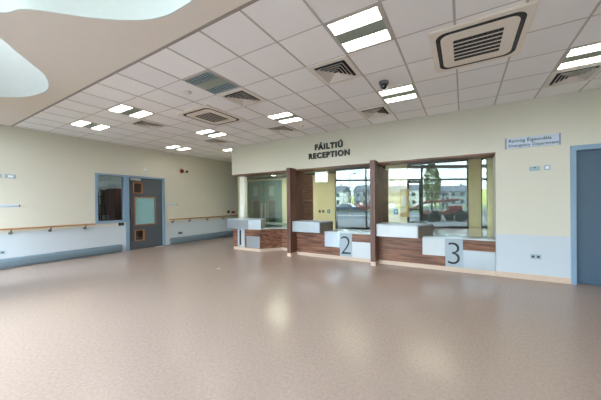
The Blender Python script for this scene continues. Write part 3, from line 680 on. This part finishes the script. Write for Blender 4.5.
def rrect(hx, hy, r, z, n=6):
    pts = []
    for cx_, cy_, a0 in ((hx-r, hy-r, 0), (-hx+r, hy-r, 90), (-hx+r, -hy+r, 180), (hx-r, -hy+r, 270)):
        for k in range(n+1): a = math.radians(a0+90*k/n); pts.append((cx_+r*math.cos(a), cy_+r*math.sin(a), z))
    return pts
def ringmesh(loops, close=True):
    mb_ = MB(); n = len(loops[0]); vs = [p for l in loops for p in l]
    f_ = [(i*n+j, i*n+(j+1) % n, (i+1)*n+(j+1) % n, (i+1)*n+j) for i in range(len(loops)-1) for j in range(n)]
    if close: f_.append(tuple((len(loops)-1)*n+j for j in range(n)))
    return mb_.add(vs, f_)
def cassette(label, cx_, cy_, rz=0):
    t = thing('air_conditioner_cassette', label, 'air conditioner', (cx_, cy_, H), 'ceiling cassette air conditioners', rz)
    ringmesh([rrect(.475, .475, .012, -.001), rrect(.475, .475, .012, -.020), rrect(.465, .465, .012, -.026), rrect(.415, .415, .11, -.026), rrect(.415, .415, .11, -.012)], False).build('panel', M_ac, t, local=True)
    ringmesh([rrect(.415, .415, .11, -.0245), rrect(.34, .34, .09, -.0245)], True).build('air_slot', M_dark, t, local=True)
    fl_ = MB()
    for sx, sy in ((1,0), (-1,0), (0,1), (0,-1)):
        if sx: fl_.box(sx*.392-.010, sx*.392+.010, -.27, .27, -.0275, -.0245)
        else: fl_.box(-.27, .27, sy*.392-.010, sy*.392+.010, -.0275, -.0245)
    fl_.build('flap', mat('flap_dark', (44, 44, 46), .5), t, local=True)
    face = ringmesh([rrect(.368, .368, .09, -.013), rrect(.368, .368, .09, -.030), rrect(.335, .335, .08, -.034), rrect(.24, .24, .012, -.034), rrect(.24, .24, .012, -.016)], False).build('inner_panel', M_ac, t, local=True)
    B(-.24, .24, -.24, .24, -.024, -.020).build('filter', mat('filter_dark', (48, 46, 44), .8), t, local=True)
    bars = MB()
    for k in range(1, 6): y = -.24+.48*k/6; bars.box(-.24, .24, y-.0035, y+.0035, -.034, -.024)
    bars.build('grille', M_ac, t, local=True); vb = MB()
    for k in range(1, 10): x = -.24+.48*k/10; vb.box(x-.003, x+.003, -.24, .24, -.029, -.024)
    vb.build('grille_rib', mat('grille_rib', (92, 84, 78), .7), t, local=True)
    return t
cassette('square beige ceiling air conditioner at the upper right with a dark slatted grille', .15, 3.43)
cassette('square beige ceiling air conditioner on the left beyond the unlit ceiling light', -4.64, 3.55, math.pi/2)

o = thing('dome_camera', 'black glossy dome camera on a white base under the ceiling', 'camera', (-1.06, 3.83, H))
MB().lathe((-1.06, 3.83, H), (0,0,-1), [(0,.075),(.03,.075),(.045,.062),(.045,0)]).build('base', mat('camera_base', (110, 110, 112), .4), o, smooth=False)
MB().lathe((-1.06, 3.83, H-.04), (0,0,-1), [(0,.058),(.03,.056),(.052,.045),(.07,.026),(.076,.008),(.077,0)]).build('dome', mat('dome_black', (8, 9, 12), .08, coat=.8), o, smooth=True)
for c, lb in (((-3.966, 2.587), 'small round smoke detector near the unlit ceiling light'), ((-3.366, 4.987), 'small round smoke detector above left of the reception lettering')):
    o = thing('smoke_detector', lb, 'smoke detector', (c[0], c[1], H), 'round smoke detectors')
    MB().lathe((c[0], c[1], H), (0,0,-1), [(0,.06),(.012,.06),(.016,.05),(.016,0)]).build('base', M_vent, o); MB().lathe((c[0], c[1], H-.016), (0,0,-1), [(0,.042),(.018,.04),(.026,.026),(.026,0)]).build('chamber', M_vent, o)

# ------------------------------------------------------------------ outside, seen mirrored in the counter glass
M_asph = mat('asphalt', (50, 58, 68), .85, var=.15, vscale=3); M_grass = mat('grass', (78, 104, 48), .9, var=.3, vscale=5)
MB().box(-160, 120, -60, -.9, -.25, -.12).build('ground', M_asph, kind='structure')
hl = MB().prism([(-260, -62), (-260, -520), (260, -520), (260, -62)], -.3, -.1)
hl.build('ground_field', M_grass, kind='structure')
hv = []; hf = []
for i in range(25):
    for j in range(7):
        x = -300+25*i; y = -140-45*j; hv.append((x, y, -.2+(14+4*math.sin(i*.7)+2*math.cos(i*1.9))*math.sin(min(1, j/5)*math.pi/2)))
for i in range(24):
    for j in range(6): a = i*7+j; hf.append((a, a+7, a+8, a+1))
MB().add(hv, hf).build('hillside', mat('field_yellow_green', (150, 152, 72), .9, var=.35, vscale=.06), kind='structure', smooth=True)
MB().box(-80, 60, -36.5, -32, -.13, -.02).build('verge', M_grass, kind='structure')
MB().prism([fs(-3.2,-.25), fs(-3.2,-9), fs(16,-9), fs(16,-.25)], -.13, -.06).build('paving', mat('grey_paving', (92, 94, 98), .85, var=.06, vscale=4), kind='structure')
MB().box(-60, 40, -15.2, -14.9, -.13, .02).build('kerb', mat('kerb_concrete', (176, 176, 172), .8), kind='structure')

def tree(x, y, h, r, label):
    t = thing('tree', label, 'tree', (x, y, -.12))
    MB().tube([(x, y, -.12), (x+.05, y, h*.3), (x, y+.05, h*.8)], .12, 8, .04).build('trunk', mat('bark', (70, 56, 44), .9), t)
    mb_ = MB()
    for k in range(1400):
        u = random.random(); z = h*(.22+.78*u); rr = r*math.sin(math.pi*min(1, .18+.82*u)**1.0)*(.55+.45*random.random()); a = random.random()*6.283
        c = Vector((x+rr*math.cos(a), y+rr*math.sin(a), z)); d1_ = Vector([random.gauss(0,1) for _ in range(3)]).normalized()*.16; d2_ = d1_.orthogonal().normalized()*.09
        mb_.add([c-d1_, c+d2_, c+d1_, c-d2_], [(0,1,2,3)])
    mb_.build('foliage', mat('leaf_green', (112, 122, 70), .8, var=.4, vscale=3), t)
tree(-3.5, -22.2, 6.9, 1.15, 'narrow leafy tree outside the glazed front, seen reflected in the right glass screen')
def lamp_post(x, y, h, label):
    t = thing('street_lamp', label, 'lamp post', (x, y, -.12), 'street lamps by the car park')
    MB().tube([(x, y, -.12), (x, y, h)], .07, 8, .05).build('pole', M_mull, t)
    MB().tube([(x, y, h), (x+.7, y, h+.12)], .035, 6).build('arm', M_mull, t); B(x+.5, x+1.1, y-.12, y+.12, h+.1, h+.2).build('lamp_head', M_mull, t)
lamp_post(-15.8, -24.7, 5.9, 'street lamp seen reflected above the parked cars in the middle glass screen')
lamp_post(-11.3, -32.8, 6.2, 'street lamp seen reflected in the left part of the right glass screen')
def house(x, y, w, d, h, wall, label):
    t = thing('house', label, 'house', (x, y, 0), 'houses beyond the car park')
    B(x, x+w, y-d, y, 0, h).build('walls', wall, t)
    r_ = MB(); r_.add([(x-.3,y+.3,h),(x+w+.3,y+.3,h),(x+w+.3,y-d-.3,h),(x-.3,y-d-.3,h),(x-.3,y-d/2,h+2.2),(x+w+.3,y-d/2,h+2.2)], [(0,1,5,4),(2,3,4,5),(0,4,3),(1,2,5),(0,3,2,1)])
    r_.build('roof', mat('slate', (70, 76, 86), .7), t)
    for i in range(3):
        for z in (1.0, 3.6):
            if z+1.2 < h: B(x+w*(.14+.29*i), x+w*(.14+.29*i)+1.1, y, y+.06, z, z+1.2).build('window', M_mull, t)
    B(x+w*.7, x+w*.7+.7, y-d/2-.4, y-d/2+.4, h+1.2, h+3).build('chimney', wall, t)
hw = [mat('house_white', (214, 212, 204), .8), mat('house_grey', (150, 152, 156), .8), mat('house_buff', (190, 176, 150), .8)]
for i, (x, y, w_, h_) in enumerate([(-46, -68, 9, 5.4), (-35, -73, 8, 5.6), (-25.5, -76, 7.5, 5.2), (-17, -80, 8, 5.6), (-8, -88, 10, 5.2), (-58, -66, 9, 5.4)]):
    house(x, y, w_, 7, h_, hw[i % 3], ['white walled house with slate roof, reflected left of the dark mullion', 'grey walled house with slate roof, reflected beside the dark mullion',
        'buff walled house with slate roof, reflected at the left of the right screen', 'white walled house reflected behind the entrance door', 'grey walled house reflected behind the tree', 'buff walled house at the far left of the reflected row'][i])
def car(x, y, rz, col, cname, label):
    t = thing('car', label, 'car', (x, y, -.12), 'cars parked outside', rz=rz)
    bd = MB(); prof = [(-2.1,.3),(-2.1,.75),(-1.9,.9),(-1.1,.98),(-.55,1.42),(.85,1.44),(1.55,1.0),(2.05,.92),(2.15,.6),(2.12,.3)]
    n = len(prof); bd.add([(a,-.82 if b < 1.1 else -.66,b) for a,b in prof]+[(a,.82 if b < 1.1 else .66,b) for a,b in prof], [tuple(range(n)), tuple(range(2*n-1,n-1,-1))]+[(i,(i+1)%n,(i+1)%n+n,i+n) for i in range(n)])
    bd.build('body', mat(cname, col, .25, coat=.6), t, local=True, bevel=.04)
    g_ = MB(); g_.add([(-.95,-.80,1.0),(1.35,-.80,1.0),(.78,-.70,1.38),(-.5,-.70,1.38)], [(0,1,2,3)]); g_.add([(-.95,.80,1.0),(1.35,.80,1.0),(.78,.70,1.38),(-.5,.70,1.38)], [(0,3,2,1)])
    g_.build('side_glass', M_black, t, local=True)
    for a in (-1.35, 1.35):
        for s in (-1, 1): MB().lathe((a, s*.68, .32), (0, s, 0), [(0,.32),(.18,.32),(.18,.18),(.15,0)], 16).build('wheel', M_dark, t, local=True)
for i, (x, y, rz, c, cn, lb) in enumerate([(-18.4, -29, .2, (40, 60, 90), 'car_blue', 'dark blue car parked outside, reflected in the middle screen'), (-14.6, -30.4, .1, (120, 34, 36), 'car_red', 'red car parked outside, reflected in the middle screen'),
        (-22.5, -27.5, .3, (200, 204, 210), 'car_silver', 'silver car parked outside at the left of the reflected row'), (-10.5, -29, 1.4, (186, 190, 196), 'car_pale', 'pale grey car parked outside behind the entrance door'), (-20, -38.5, .2, (120, 34, 36), 'car_red', 'red car parked beyond the grass verge')]):
    car(x, y, rz, c, cn, lb)
# red telescopic handler
t = thing('telehandler', 'red telescopic handler outside, seen reflected beside the tree', 'vehicle', (-1.6, -9.6, -.12), rz=math.atan2(DD.y, DD.x))
RM = mat('machine_red', (124, 44, 36), .55)
bd = MB(); bd.prism([(-1.2,-.5),(1.5,-.5),(1.5,.5),(-1.2,.5)], .6, .85); bd.box(.5, 1.5, -.1, .5, .85, 1.25); bd.build('chassis', RM, t, local=True, bevel=.03)
cbn = MB(); 
for a in (-.75, .15):
    for b in (.15, .85): cbn.box(a-.04, a+.04, b-.04, b+.04, 1.0, 2.2)
cbn.box(-.8, .2, .1, .9, 2.15, 2.25); cbn.build('cab', mat('machine_dark', (50, 50, 54), .4), t, local=True)
MB().tube([(1.7, -.45, 1.75), (-1.0, -.45, 1.55), (-2.6, -.45, .75)], .09, 8).build('boom', RM, t, local=True)
B(-3.1, -2.6, -.9, .1, .2, .75).build('bucket', MATS['machine_dark'], t, local=True)
for a in (-.8, 1.15):
    for s in (-1, 1): MB().lathe((a, s*.72, .47), (0, s, 0), [(0,.47),(.3,.47),(.32,.26),(.24,.22),(.24,0)], 20).build('wheel', M_dark, t, local=True)
